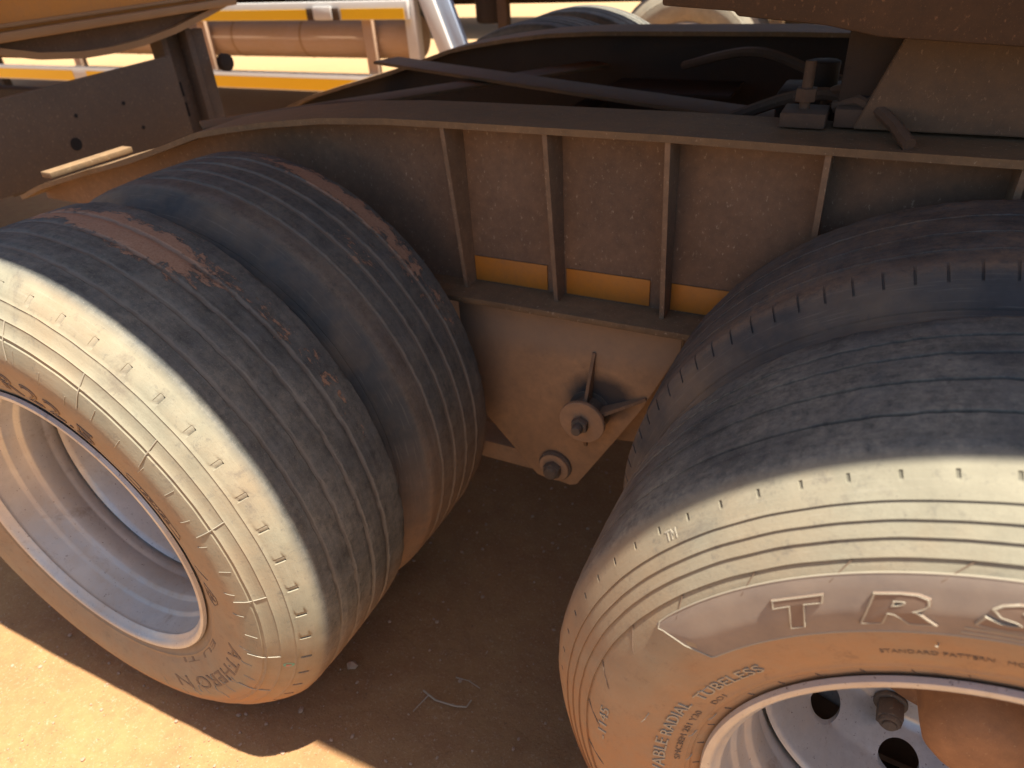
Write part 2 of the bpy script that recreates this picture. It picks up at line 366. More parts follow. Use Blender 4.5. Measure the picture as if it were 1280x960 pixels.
def tyre_mesh(name, grooves, steps, period=0, notch=None, gd=.005, gw=.0035, mud=None, dusty=None, seed=0, flat=True, mat=None, base=0., rows=(), ph=(0, .3, .42, .43, .57, .58, .8)):
    """notch(r, y, phase 0..1) -> inward offset; period = repeats round the wheel"""
    P = tyre_profile(grooves, steps, gd, gw, rows)
    if period:
        ph = list(ph); ang = [2*math.pi*(k+f)/period for k in range(period) for f in ph]; phs = ph*period
    else:
        ang = [2*math.pi*k/240 for k in range(240)]; phs = [0]*240
    n, k = len(ang), len(P); V = np.zeros((n, k, 3)); at = {a: np.zeros((n, k), np.float32) for a in ('side', 'mud', 'dusty', 'groove')}
    for j, a in enumerate(ang):
        ca, sa = math.cos(a), math.sin(a)
        for i, (y, r, t) in enumerate(P):
            jit = noise.noise(Vector((a*14, y*25+seed, seed)))
            j2 = noise.noise(Vector((a*40, y*60+seed, seed+5)))
            rr_ = r+(.0009*jit+.0006*j2 if t in 'tg' else .0005*jit)
            yy = y+(.0016*j2 if t in 'tg' and .07 < y < .298 else .0004*jit)
            if t == 't' and y >= .290: rr_ += .0014*j2-.0006
            if notch:
                dr = notch(r, y, phs[j]); rr_ -= dr[0]; yy += dr[1]
                if dr[0]+abs(dr[1]) > .0005: at['groove'][j, i] = dr[2]
            if flat and sa < -.9:
                zlim = -(AX+base-.004)
                if rr_*sa < zlim and r > .48: rr_ = zlim/sa
            V[j, i] = (rr_*ca, yy, rr_*sa)
            s = 1. if t in 's' else 0.
            if t == 's' and r > .5065: s = .6
            if t == 'b': s = 1.
            if t == 'f': s = .55
            at['side'][j, i] = s
            if t == 'g': at['groove'][j, i] = 1.
            if mud: at['mud'][j, i] = mud(a, y, r, t)
            else: at['mud'][j, i] = -1
            if dusty: at['dusty'][j, i] = dusty(a, y, r, t)
    idx = np.arange(n*k).reshape(n, k); nx = np.roll(idx, -1, 0)
    F = np.stack([idx[:, :-1], idx[:, 1:], nx[:, 1:], nx[:, :-1]], -1).reshape(-1, 4)
    me = bpy.data.meshes.new(name); me.from_pydata(V.reshape(-1, 3).tolist(), [], F[:, ::-1].tolist())
    uv = me.uv_layers.new(name='UVMap'); arc = [0.]
    for p, q in zip(P, P[1:]): arc.append(arc[-1]+math.hypot(q[0]-p[0], q[1]-p[1]))
    UU = np.zeros((n, k, 2)); UU[..., 0] = (np.array(ang)*.5)[:, None]; UU[..., 1] = np.array(arc)[None, :]
    li = np.zeros(len(me.loops), np.int64); me.loops.foreach_get('vertex_index', li)
    uvs = UU.reshape(-1, 2)[li]
    seam = np.zeros(len(li), bool)
    pc = (li // k).reshape(-1, 4); wrap = (pc.max(1)-pc.min(1)) > n//2
    fix = np.repeat(wrap, 4) & (li // k == 0); uvs[fix, 0] += math.pi
    uv.data.foreach_set('uv', uvs.ravel())
    for a, d in at.items():
        A = me.attributes.new(a, 'FLOAT', 'POINT'); A.data.foreach_set('value', d.ravel())
    me.polygons.foreach_set('use_smooth', [True]*len(me.polygons)); me.set_sharp_from_angle(angle=R_(42))
    me.validate(); me.materials.append(mat); return me

def wrapd(a, b): return abs((a-b+math.pi) % (2*math.pi)-math.pi)
def blob(a, y, a0, y0, sa, sy_): return math.exp(-(wrapd(a, a0)/sa)**2-((y-y0)/sy_)**2)
def notch_l(r, y, ph):                         # small triangular wear pockets in the shoulder
    if .4835 < r < .4955 and y < .06 and .44 < ph < .60:
        return (.0005, .0050, 1.) if ph < .5 else (.0002, .0012, .35)
    return (0, 0, 0)
def notch_slit(r, y, ph):                      # narrow sipes cut across the shoulder
    if .5005 < r and y < .076 and .455 < ph < .545: return (.0016, .0016, .8)
    return (0, 0, 0)
def notch_r(r, y, ph):
    if .4956 < r < .5002 and y < .06 and .455 < ph < .535: return (.0003, .0016, .5)
    return (0, 0, 0)
def mud_outer(a, y, r, t):
    if t not in 'tg': return -1
    m_ = 1.25*blob(a, y, R_(74), .225, R_(13), .045)+1.0*blob(a, y, R_(100), .235, R_(22), .05)+.62*blob(a, y, R_(50), .255, R_(20), .04)+.55*blob(a, y, R_(25), .27, R_(20), .03)+.45*blob(a, y, R_(56), .17, R_(14), .05)
    return m_-.33
def mud_inner(a, y, r, t):
    if t not in 'tg': return -1
    m_ = 1.0*blob(a, y, R_(66), .262, R_(26), .022)+.70*blob(a, y, R_(48), .17, R_(12), .05)+.5*blob(a, y, R_(30), .25, R_(22), .05)+.55*blob(a, y, R_(62), .29, R_(30), .02)
    return m_-.24
def dust_bounce_l(a, y, r, t):
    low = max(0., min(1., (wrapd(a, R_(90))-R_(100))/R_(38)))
    inner = max(0., min(1., (.413-r)/.022)) if t in 'sb' else 0.  # orange toward the rim: some dust, mostly painted shade terminator and ground bounce
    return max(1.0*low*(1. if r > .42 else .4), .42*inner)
def dusty_in(a, y, r, t):
    low = max(0., min(1., (wrapd(a, R_(90))-R_(78))/R_(60)))
    return .8*low+(.12 if t == 't' and y < .1 else 0)
def dust_bounce_r(a, y, r, t):
    w1 = max(0., min(1., (a-R_(140))/R_(45))) if a < R_(300) else 0.
    inner = max(0., min(1., (.415-r)/.05)) if t in 'sb' else 0.  # likewise near the rim: dust plus ground bounce painted into the colour
    return max(.9*w1*(1 if t != 't' else .75), .62*inner)

RINGS_L = [(.438, 'ring', .0016), (.4335, 'groove', .001), (.458, 'ring', .0014), (.478, 'ring', .0010), (.318, 'ring', .0012)]
RINGS_R = [(.484, 'step', .0020), (.472, 'step', .0022), (.460, 'step', .0024), (.446, 'step', .0028), (.318, 'ring', .001), (.310, 'groove', .0012)]
me_tl = tyre_mesh('tyre', [.100, .146, .193, .240], RINGS_L, 51, notch_l, .0020, .0040, mud_outer, dust_bounce_l, 1.3, mat=M['tyre_l'], rows=(.4828, .4838, .4948, .4958), ph=(0, .25, .435, .443, .51, .585, .60, .8))
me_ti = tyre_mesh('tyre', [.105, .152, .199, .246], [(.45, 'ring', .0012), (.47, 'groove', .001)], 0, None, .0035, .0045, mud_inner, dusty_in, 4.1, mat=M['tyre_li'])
me_tr = tyre_mesh('tyre', [.113, .167, .216, .255], RINGS_R, 76, notch_r, .0050, .0022, None, dust_bounce_r, 7.7, mat=M['tyre_r'], base=.0121, rows=(.4952, .4960, .4998, .5006), ph=(0, .3, .45, .46, .53, .54, .8))
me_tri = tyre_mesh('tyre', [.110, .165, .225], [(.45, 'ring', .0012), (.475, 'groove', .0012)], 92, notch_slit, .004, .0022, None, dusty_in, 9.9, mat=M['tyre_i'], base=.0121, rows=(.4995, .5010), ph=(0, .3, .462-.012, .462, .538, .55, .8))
me_tf = tyre_mesh('tyre', [.10, .146, .193, .240], RINGS_L[:2], 0, None, .004, .004, None, None, 2.2, mat=M['tyre_f'])

# ------------------------------------------------------------------ rims, hubs, nuts
RIMP = [(.006, .2995), (.0, .2975), (-.001, .2935), (.001, .2890), (.006, .2850), (.012, .2815), (.014, .2785), (.017, .2765), (.020, .2775), (.024, .2765), (.056, .2735), (.060, .2715), (.063, .2665), (.066, .2655),
        (.086, .2620), (.089, .2600), (.093, .2540), (.097, .2525), (.128, .2505), (.132, .2520), (.137, .2520), (.141, .2505), (.150, .2515), (.162, .2560), (.176, .2655), (.20, .2690), (.236, .2735), (.246, .2800), (.252, .2890), (.2525, .2970), (.246, .2990)]
def rim_mesh():
    inner = RIMP; outer = [(y, r+.0062 if .01 < y < .242 else r) for y, r in RIMP][::-1]
    outer = [(y, r) for y, r in outer if .012 < y < .24]
    return B().lathe(inner+outer, 128, True).mesh('rim', 50)
def disc_mesh(holes=10):
    """dished wheel disc: hand holes cut as real openings, built as a polar grid"""
    prof = [(.160, .2500), (.166, .2440), (.190, .2360), (.238, .2200), (.268, .2020), (.290, .1880), (.298, .1800), (.300, .1720), (.300, .1600), (.300, .1420)]
    s = np.array([0]+list(np.cumsum([math.hypot(b[0]-a[0], b[1]-a[1]) for a, b in zip(prof, prof[1:])])))
    def at(u): return np.interp(u, s, [p[0] for p in prof]), np.interp(u, s, [p[1] for p in prof])
    hc = np.interp(.213, [p[1] for p in prof][::-1], s[::-1]); hr = .029
    bm = bmesh.new(); NA = 256; US = list(np.linspace(0, s[-1], 44)); grid = {}
    # snap grid vertices near each opening onto its circle
    def snap(a, u):
        k = round((a-OFF)/(2*math.pi/holes)); da = a-OFF-k*2*math.pi/holes
        y, r = at(u); du = u-hc; dx = da*.213; d = math.hypot(dx, du)
        return dx, du, d, k
    for th in (0, .009):
        for j in range(NA):
            a = 2*math.pi*j/NA
            for i, u in enumerate(US):
                aa, uu = a, u; dx, du, d, k = snap(a, u)
                if d < hr*1.16 and d > hr*.80 and d > 1e-6:
                    f = hr/d; aa = OFF+k*2*math.pi/holes+dx*f/.213; uu = hc+du*f
                y, r = at(uu)
                grid[th, j, i] = bm.verts.new((r*math.cos(aa), y+th, r*math.sin(aa)))
    keep = {}
    for j in range(NA):
        for i in range(len(US)-1):
            ok = True
            for (jj, ii) in ((j, i), (j+1, i), (j, i+1), (j+1, i+1)):
                if snap(2*math.pi*jj/NA, US[ii])[2] < hr*.80: ok = False
            keep[j, i] = ok
    for j in range(NA):
        j1 = (j+1) % NA
        for i in range(len(US)-1):
            if not keep[j, i]: continue
            for th in (0, .009):
                q = [grid[th, j, i], grid[th, j, i+1], grid[th, j1, i+1], grid[th, j1, i]]
                bm.faces.new(q if th else q[::-1])
            for (dj, di, e) in ((-1, 0, (j, i, j, i+1)), (1, 0, (j1, i, j1, i+1)), (0, -1, (j, i, j1, i)), (0, 1, (j, i+1, j1, i+1))):
                nb = keep.get(((j+dj) % NA, i+di), None)
                if nb is False:
                    a_, b_ = grid[0, e[0], e[1]], grid[0, e[2], e[3]]; c_, d_ = grid[.009, e[2], e[3]], grid[.009, e[0], e[1]]
                    bm.faces.new((a_, b_, c_, d_))
    bmesh.ops.delete(bm, geom=[v for v in bm.verts if not v.link_faces], context='VERTS')
    bmesh.ops.recalc_face_normals(bm, faces=bm.faces[:])
    me = bpy.data.meshes.new('wheel_disc'); bm.to_mesh(me); bm.free()
    me.polygons.foreach_set('use_smooth', [True]*len(me.polygons)); me.set_sharp_from_angle(angle=R_(40)); return me
OFF = R_(-138.5)
me_rim = rim_mesh(); me_rim.materials.append(M['rim'])
me_disc = disc_mesh(); me_disc.materials.append(M['rim'])
me_hub = B().lathe([(.33, .0), (.33, .139), (.296, .139), (.292, .135), (.288, .112), (.278, .090), (.262, .077), (.243, .0705), (.222, .0665), (.185, .0630), (.165, .0600), (.150, .0490), (.142, .034), (.139, .0)], 64).mesh('hub', 40)
me_hub.materials.append(M['hub'])
def nut_mesh():
    b = B().cyl((0, 0, 0), (0, -.007, 0), .0235, .0235, 24, .0015).cyl((0, -.007, 0), (0, -.036, 0), .0195, .0195, 6, .002)
    b.cyl((0, -.036, 0), (0, -.042, 0), .0165, .0135, 24, .001).cyl((0, -.042, 0), (0, -.046, 0), .0105, .0095, 20, .001)
    me = b.mesh('wheel_nut', 30); me.materials.append(M['nut']); return me
me_nut = nut_mesh()

# ------------------------------------------------------------------ raised writing on the sidewalls
def text_geo(body, outline=0., shear=0., bold=0.):
    cu = bpy.data.curves.new('t', 'FONT'); cu.body = body; cu.size = 1; cu.shear = shear; cu.offset = bold; cu.resolution_u = 3
    cu.align_x = 'LEFT'
    if outline: cu.fill_mode = 'NONE'; cu.bevel_depth = outline; cu.bevel_resolution = 1
    else: cu.fill_mode = 'FRONT' if False else 'BOTH'; cu.extrude = .05
    o = bpy.data.objects.new('t', cu); COL.objects.link(o)
    dg = bpy.context.evaluated_depsgraph_get(); me = o.evaluated_get(dg).to_mesh()
    v = np.array([tuple(x.co) for x in me.vertices]); f = [tuple(p.vertices) for p in me.polygons]
    o.evaluated_get(dg).to_mesh_clear(); bpy.data.objects.remove(o); bpy.data.curves.remove(cu)
    return v, f
class Emb:
    """writing and outlines laid on a tyre's outer sidewall"""
    def __init__(s): s.v = []; s.f = []
    def put(s, pts, faces):
        o = len(s.v); s.v += pts; s.f += [tuple(i+o for i in q) for q in faces]
    def text(s, body, a0, a1, r0, r1, h=.0012, outline=0., shear=0., bold=0., lift=0.):
        v, f = text_geo(body, outline, shear, bold)
        x0, x1, y0, y1 = v[:, 0].min(), v[:, 0].max(), v[:, 1].min(), v[:, 1].max(); zz = v[:, 2]
        zr = max(1e-6, zz.max()-zz.min()); out = []
        for x, y, z in v:
            r = r0+(y-y0)/(y1-y0)*(r1-r0); a = R_(a0+(x-x0)/(x1-x0)*(a1-a0))
            yy = side_y(r)+.0006-lift-h*((z-zz.min())/zr)*1.6
            out.append((r*math.cos(a), yy, r*math.sin(a)))
        s.put(out, f)
    def line(s, pts, w_=.0011, h=.0012):
        """pts of (angle in degrees, radius)"""
        q = []
        for (a, r), (a2, r2) in zip(pts, pts[1:]):
            n = max(2, int(abs(a2-a)/1.5))
            q += [(a+(a2-a)*i/n, r+(r2-r)*i/n) for i in range(n)]
        q.append(pts[-1])
        P3 = [(r*math.cos(R_(a)), side_y(r)-h*.3, r*math.sin(R_(a))) for a, r in q]
        b = B().tube(P3, w_, 5); me = b.mesh('t', 0)
        s.put([tuple(x.co) for x in me.vertices], [tuple(p.vertices) for p in me.polygons]); bpy.data.meshes.remove(me)
    def patch(s, poly, lift=.0007):
        """filled plate: poly gives (angle, r_low, r_high) columns"""
        nr = 8; v = []; f = []
        for a, lo, hi in poly:
            for i in range(nr+1):
                r = lo+(hi-lo)*i/nr; v.append((r*math.cos(R_(a)), side_y(r)-lift, r*math.sin(R_(a))))
        for j in range(len(poly)-1):
            for i in range(nr):
                p = j*(nr+1)+i; f.append((p, p+1, p+nr+2, p+nr+1))
        s.put(v, f)
    def build(s, name, mat, parent, smooth=True):
        me = bpy.data.meshes.new(name); me.from_pydata(s.v, [], s.f)
        if smooth: me.polygons.foreach_set('use_smooth', [True]*len(me.polygons)); me.set_sharp_from_angle(angle=R_(40))
        return link(name, me, mat, parent)

def wheel(parent, loc, tyre, full=True, name='wheel', rot=0.):
    wh = empty(name, loc, parent, rot)
    link('tyre', tyre, None, wh); link('rim', me_rim, None, wh)
    if full:
        link('wheel_disc', me_disc, None, wh); link('hub', me_hub, None, wh)
        for k in range(10):
            a = R_(-115.5+36*k)
            link('wheel_nut', me_nut, None, wh, (.164*math.cos(a), .2995, .164*math.sin(a)))
    return wh

# ================================================================== the setting: ground
xs = np.concatenate([[-400, -150, -60, -30, -16, -10, -7, -5, -3.5, -2.4], np.arange(-1.6, 2.2, .022), [2.4, 2.6, 2.9, 3.4, 4.6, 6.5, 10, 18, 40, 120, 400]])
ysg = np.concatenate([[-400, -120, -40, -15, -7, -4, -2.4, -1.6], np.arange(-1.2, 1.6, .022), [1.75, 1.9, 2.05, 2.2, 2.4, 2.6, 2.8, 3, 3.2, 3.4, 3.7, 4.5, 5.5, 6.8, 8.5, 11, 15, 25, 60, 150, 400]])
vg = []
for y in ysg:
    for x in xs:
        near = -1.6 <= x <= 2.2 and -1.2 <= y <= 1.6
        z = 0.
        if near:
            z = .006*noise.noise(Vector((x*3, y*3, 1)))+.0035*noise.noise(Vector((x*13, y*13, 4)))+.0018*noise.noise(Vector((x*34, y*34, 8)))-.004
        z += .052*math.exp(-((y-2.65)/.55)**4)*math.exp(-(x/2.6)**4)       # low mound under the far wheels
        vg.append((x, y, z))
nxs = len(xs); fg = [(j*nxs+i, j*nxs+i+1, (j+1)*nxs+i+1, (j+1)*nxs+i) for j in range(len(ysg)-1) for i in range(nxs-1)]
me = bpy.data.meshes.new('ground'); me.from_pydata(vg, [], fg); me.polygons.foreach_set('use_smooth', [True]*len(fg))
tag(link('ground', me, M['ground']), kind='structure')

# ================================================================== the trailer in front of us
T = tag(empty('trailer'), 'dusty brown trailer with worn dual tyres, ribbed side beam and hanger plate', 'trailer')
Wx, Wy, Wz = 1.4245, .0303, AX+.0121
DUAL = .358
# --- wheels on the near side
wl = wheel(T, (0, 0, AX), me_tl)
wli = wheel(T, (0, .333, AX), me_ti, False)
wr = wheel(T, (Wx, Wy, Wz), me_tr)
wri = wheel(T, (Wx-.028, Wy+DUAL, Wz), me_tri, False)
tag(wl, 'left outer wheel with a sunlit cream sidewall and mud caked on its tread')
tag(wr, 'right outer wheel with stepped sidewall rings and a lettered panel')
# far side duals
for x in (0.02, Wx):
    for k, y in enumerate((2.78, 2.78-DUAL)):
        wheel(T, (x-.06, y, AX+.052), me_tf, False, rot=math.pi)

# writing on the right tyre
e = Emb()
cols = [(147., .426, .434), (145.2, .402, .4345), (143.2, .376, .4345)]+[(a, .375, .4345) for a in np.arange(141, 58, -2.)]
e.patch(cols); e.build('label_panel', M['panel'], wr)
e2 = Emb(); c2 = [(199., .448, .452), (203, .43, .452), (207, .412, .451), (214, .39, .45)]+[(a, .385, .448) for a in np.arange(217, 300, 2.)]
e2.patch(c2); e2.build('label_panel', M['panel'], wr)
e = Emb()
top = [(a, .4348) for a in np.arange(58, 146, 2.)]+[(146.2, .4340), (147.1, .430), (146.6, .424)]
e.line([(58, .3745)]+[(a, .3745) for a in np.arange(60, 142, 2.)]+[(142.8, .3745), (143.6, .376), (145.4, .402), (146.6, .424)], .0010)
e.line(top, .0010)
e.line([(299, .384)]+[(a, .384) for a in np.arange(297, 216, -2.)]+[(214, .389), (207, .411), (203, .429), (199, .447), (200.5, .4525)]+[(a, .450) for a in np.arange(203, 299, 2.)], .0010)
for w_, a0_, a1_, r0_, r1_ in (('T', 128.6, 121.2, .386, .4195), ('R', 118.6, 109.6, .386, .4185), ('S', 105.9, 97.0, .389, .4180)):
    q_ = Emb(); q_.text(w_, a0_, a1_, r0_, r1_, .0018, 0, .28, .05, .0004); l_ = q_.build('raised_letter', M['letter'], wr)
    q_ = Emb(); q_.text(w_, a0_, a1_, r0_, r1_, .0016, .016, .28, .05, .0012); L_ = q_.build('raised_letter_edge', M['raised'], wr)
#e.text('T', 128.6, 121.2, .386, .4195, .0012, .018, .28, .02)
e.line([(106.9, .3855), (102, .3845), (96, .384)], .0010); e.line([(107.3, .3800), (102, .379), (96, .3785)], .0010)
tag(e.build('panel_lettering', M['raised'], wr), kind='stuff')
e = Emb()
e.text('TUBELESS', 156.3, 138.4, .3335, .3465, .0014)
e.text('REGROOVABLE', 205.0, 173.6, .3395, .3545, .0014); e.text('RADIAL', 172.0, 158.9, .3385, .352, .0014)
e.text('-1145', 181.5, 172.3, .415, .4265, .0012)
e.text('TM', 138.9, 137.1, .4885, .4955, .001)
tag(e.build('raised_lettering', M['raised'], wr), kind='stuff')
e = Emb()
e.text('SMC3EM 251 Y30', 180.5, 160.5, .3225, .3295, .0009); e.text('DO1', 156.2, 151.8, .3190, .3255, .0009)
e.text('STANDARD PATTERN   MOUNTED', 118, 95, .3420, .3475, .0007)
tag(e.build('small_lettering', M['dent'], wr), kind='stuff')
b = B()
def hair(b, wh, a, r, da, dr, L=.010, w_=.0007):
    a = R_(a); p = Vector((r*math.cos(a), side_y(r), r*math.sin(a))); r2 = r+dr; a2 = a+R_(da)
    q = Vector((r2*math.cos(a2), side_y(r2)-L*.55, r2*math.sin(a2))); mid = (p+q)/2+Vector((0, -L*.25, 0))
    b.tube([p, mid, q], w_, 5, w_*.7)
for a, r, da, dr in [(151, .345, 2, .005), (167, .372, 2.4, .004), (168, .315, 1.5, .006), (160, .309, 1, .005), (110, .36, .3, .004), (97, .362, .3, .004),
                     (188, .36, 2, .006), (178, .31, 1, .005)]:
    hair(b, wr, a, r, da, dr)
tag(b.build('rubber_vent_hairs', M['raised'], wr), kind='stuff')
b = B()                                         # mould scores: thin slanted dark lines under the steps
for a in np.arange(94, 190, 11.5):
    p = [(R_(a+k*1.0), .445-.0052*k) for k in range(5)]
    b.tube([(r*math.cos(t), side_y(r)+.0001, r*math.sin(t)) for t, r in p], .0007, 4)
for a in np.arange(90, 200, 8.3):
    p = [(R_(a), .3005), (R_(a+.2), .308)]
    b.tube([(r*math.cos(t), side_y(r)-.0004, r*math.sin(t)) for t, r in p], .0006, 4)
tag(b.build('mould_scores', M['dent'], wr), kind='stuff')

# writing and marks on the left tyre
e = Emb()
e.text('R', 84.5, 77.2, .3225, .3625, .0014, .022); e.text('2', 75.5, 69.6, .3225, .3625, .0014, .022); e.text('2', 67.8, 62.0, .3225, .3625, .0014, .022)
e.text('.', 60.4, 59.2, .325, .331, .0014); e.text('5', 57.6, 51.6, .3225, .3625, .0014, .022)
e.text('12', 99, 88, .3225, .3625, .0014, .022)
e.line([(40.5, .332), (19.5, .332), (18.6, .336), (20.5, .352), (39.5, .352), (40.8, .348), (40.5, .332)], .0007)
e.text('149/146', 36, 24, .337, .347, .0009)
e.line([(9, .330), (5.8, .356)], .0008)
e.line([(2.6, .333), (1.2, .345), (-1.2, .355), (-3.8, .353), (-5.6, .342), (-4.6, .331), (-2, .326), (1.2, .327), (2.6, .333)], .0007); e.text('E4', .6, -3.8, .334, .348, .0009)
e.text('ATHERO N', -20, -72, .362, .392, .0010)
e.text('EU TI', -30, -62, .320, .331, .0006)
tag(e.build('raised_lettering', M['dent'], wl), kind='stuff')
b = B()
for a in (58, 41, 22, 3, -17, -36, 77):
    p = [(R_(a+(.45-r)*-28), r) for r in np.linspace(.405, .459, 9)]
    b.tube([(r*math.cos(t), side_y(r)-.0012, r*math.sin(t)) for t, r in p], .0009, 5)
for a in np.arange(-80, 90, 7.):
    r_ = .395+.01*math.sin(a*3)
    b.tube([(r*math.cos(R_(a)), side_y(r)-.0004, r*math.sin(R_(a))) for r in np.linspace(r_, r_+.022, 4)], .0005, 4)
for a, r, da, dr in [(-40, .385, 2, .012), (-46, .38, 3, .010), (-52, .388, 1, .012), (-57, .37, -2, .012), (-62, .385, 1, .014), (-66, .392, 2, .01), (-33, .372, 2, .008), (-49, .362, 1, .01)]:
    hair(b, wl, a, r, da, dr, .006, .0008)
tag(b.build('rubber_vent_hairs', M['raised'], wl), kind='stuff')
b = B()                                         # balance dot: green ring round a red spot
def dot(a0, r0_, ri, ro, mat, name):
    v = []; f = []; n = 28
    for j in range(n):
        t = 2*math.pi*j/n
        for q in (ri, ro):
            r = r0_+q*math.sin(t); a = R_(a0)+q*math.cos(t)/r0_
            v.append((r*math.cos(a), side_y(r)-.0006, r*math.sin(a)))
    for j in range(n):
        i = 2*j; k = 2*((j+1) % n); f.append((i, i+1, k+1, k))
    me = bpy.data.meshes.new(name); me.from_pydata(v, [], f); link(name, me, mat, wl)
dot(-20.5, .4690, .0042, .0078, M['mgreen'], 'green_mark'); dot(-20.9, .4690, .0003, .0040, M['mred'], 'red_mark')

# --- side beams: web, flanges, stiffeners, tape
TOPC = [(-1.02, .300), (-.91, .340), (-.70, .394), (-.496, .442), (-.36, .481), (-.228, .520), (-.136, .536), (-.012, .554), (.143, .570), (.303, .577), (.45, .5775), (.86, .577), (1.108, .573), (1.356, .571), (2.2, .569)]
def beam(mirror):
    TOPC_ = TOPC
    me_ = []
    web = [(x, z-.012) for x, z in TOPC_]+[(2.2, .222), (.22, .222), (-.05, .24), (TOPC_[0][0], .27)]
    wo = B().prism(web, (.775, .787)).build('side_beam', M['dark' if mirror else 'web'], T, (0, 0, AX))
    tp = B().strip(TOPC_, .700, .862, .012).build('top_flange', M['flange'], wo)
    bf = B().box(.20, 2.2, .692, .872, .208, .222, .002).build('bottom_flange', M['flange'], wo)
    for x in (.43, .641, .862, 1.108, 1.36, 1.62):
        B().prism([(.7745, .565), (.704, .565), (.736, .2225), (.7745, .2225)], (x-.0045, x+.0045), 'x').build('stiffener', M['edge'], wo)
    if not mirror:
        for x0, x1 in ((.436, .607), (.650, .826), (.868, 1.07)):
            B().box(x0, x1, .7715, .7745, .226, .282, .001).build('reflective_tape', M['tape'], wo)
    return wo
nb_ = beam(False); fb_ = beam(True)
fb_.scale = (1, -1, 1); fb_.location = (0, 2.70, AX)
B().box(-.70, -.662, .60, .845, .409, .424, .002).build('lit_sliver_bar', M['flange'], T, (0, 0, AX))  # added bar that stands in for the flange's sunlit top sliver
# --- cross members and bracing inside the frame
b = B().box(.24, .33, .79, 1.91, .24, .36, .004); b.build('cross_member', M['dark'], T, (0, 0, AX))
b = B().box(1.72, 1.81, .79, 1.91, .30, .55, .004); b.build('cross_member', M['dark'], T, (0, 0, AX))
b = B().box(-.60, -.54, .79, 1.91, .27, .335, .004); b.build('cross_member', M['dark'], T, (0, 0, AX))
def bar(p, q, w_, h, name, mat):
    p, q = Vector(p), Vector(q); d = (q-p); L = d.length; bb = B().box(0, L, -w_/2, w_/2, -h/2, h/2, .003)
    o = bb.build(name, mat, T, p+Vector((0, 0, AX))); o.rotation_euler = d.to_track_quat('X', 'Z').to_euler(); return o
bar((-.42, 1.737, .50), (1.72, .868, .50), .105, .010, 'cross_brace', M['brace'])
bar((-.40, .87, .485), (.335, 1.838, .485), .10, .010, 'cross_brace', M['brace'])
bar((.40, 1.74, .44), (.78, 1.74, .44), .20, .010, 'gusset_plate', M['dark'])
def hose(pts, r, name='air_hose'):
    P = []
    for i in range(len(pts)-1):
        p0 = Vector(pts[max(0, i-1)]); p1 = Vector(pts[i]); p2 = Vector(pts[i+1]); p3 = Vector(pts[min(len(pts)-1, i+2)])
        for k in range(8):
            t = k/8; P.append(.5*((2*p1)+(p2-p0)*t+(2*p0-5*p1+4*p2-p3)*t*t+(3*p1-p0-3*p2+p3)*t**3))
    P.append(Vector(pts[-1])); B().tube(P, r, 8).build(name, M['hose'], T, (0, 0, AX))
hose([(-.45, 1.0, .42), (-.05, .95, .53), (.35, .93, .535), (.75, .98, .50), (1.02, .95, .59), (1.12, .90, .60), (1.19, .84, .59)], .011)
hose([(-.40, 1.15, .40), (.05, 1.10, .50), (.45, 1.2, .44), (.80, 1.30, .40), (1.3, 1.35, .48)], .013)
hose([(.95, 1.20, .36), (1.05, 1.05, .50), (1.08, .94, .60), (1.13, .86, .615), (1.16, .80, .60)], .009)
hose([(.62, 1.75, .50), (.85, 1.55, .57), (1.05, 1.45, .53), (1.3, 1.4, .50)], .012)
B().box(.98, 1.12, 1.02, 1.14, .46, .585, .008).cyl((1.05, 1.08, .585), (1.05, 1.08, .63), .03, None, 20, .004).build('brake_valve', M['dark'], T, (0, 0, AX))
# axles, trailing arms
for x, z in ((0, 0), (Wx, .012)):
    b = B().cyl((x, .30, z), (x, 2.40, z), .064, None, 28).box(x-.07, x+.07, .72, .86, z-.07, z+.07, .004).box(x-.07, x+.07, 1.84, 1.98, z-.07, z+.07, .004)
    b.build('axle', M['dark'], T, (0, 0, AX))
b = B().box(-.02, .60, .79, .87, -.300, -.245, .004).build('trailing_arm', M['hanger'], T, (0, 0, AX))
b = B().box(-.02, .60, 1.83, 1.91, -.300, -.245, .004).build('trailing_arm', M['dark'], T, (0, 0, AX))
for yy, s_ in ((.79, 1), (1.91, -1)):
    b = B().prism([(-.02, .05), (.09, .05), (.20, -.16), (.20, -.25), (-.02, -.25)], (yy, yy+.05*s_)).build('arm_bracket', M['dark'], T, (0, 0, AX))
# --- hanger
HP = [(.405, .2075), (.905, .2075), (.905, .16), (.832, .0), (.775, -.100), (.682, -.258), (.664, -.266), (.635, -.262), (.602, -.264), (.578, -.258), (.455, -.118), (.405, -.02)]
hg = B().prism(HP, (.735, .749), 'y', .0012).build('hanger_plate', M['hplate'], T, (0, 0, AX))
B().prism([(.42, .2075), (.86, .2075), (.86, -.183), (.72, -.20), (.60, -.20), (.43, -.02)], (.862, .876), 'y').build('hanger_back_plate', M['hanger'], hg)
b = B().lathe([(-.054, 0.), (-.054, .010), (-.0535, .012), (-.0535, .0495), (-.052, .0515), (-.044, .0515), (-.042, .050), (-.042, .036), (0, .036)], 48).build('pivot_boss', M['hanger'], hg, (.716, .735, -.030))
B().lathe([(-.041, .0365), (-.0015, .0365), (-.0015, .047), (-.0005, .048)], 48).build('pivot_bush', M['nut'], hg, (.716, .735, -.030))
B().cyl((0, 0, 0), (0, -.016, 0), .0195, None, 6, .002).cyl((0, -.016, 0), (0, -.034, 0), .0115, .0105, 16, .001).build('pivot_bolt', M['nut'], hg, (.716, .681, -.030))
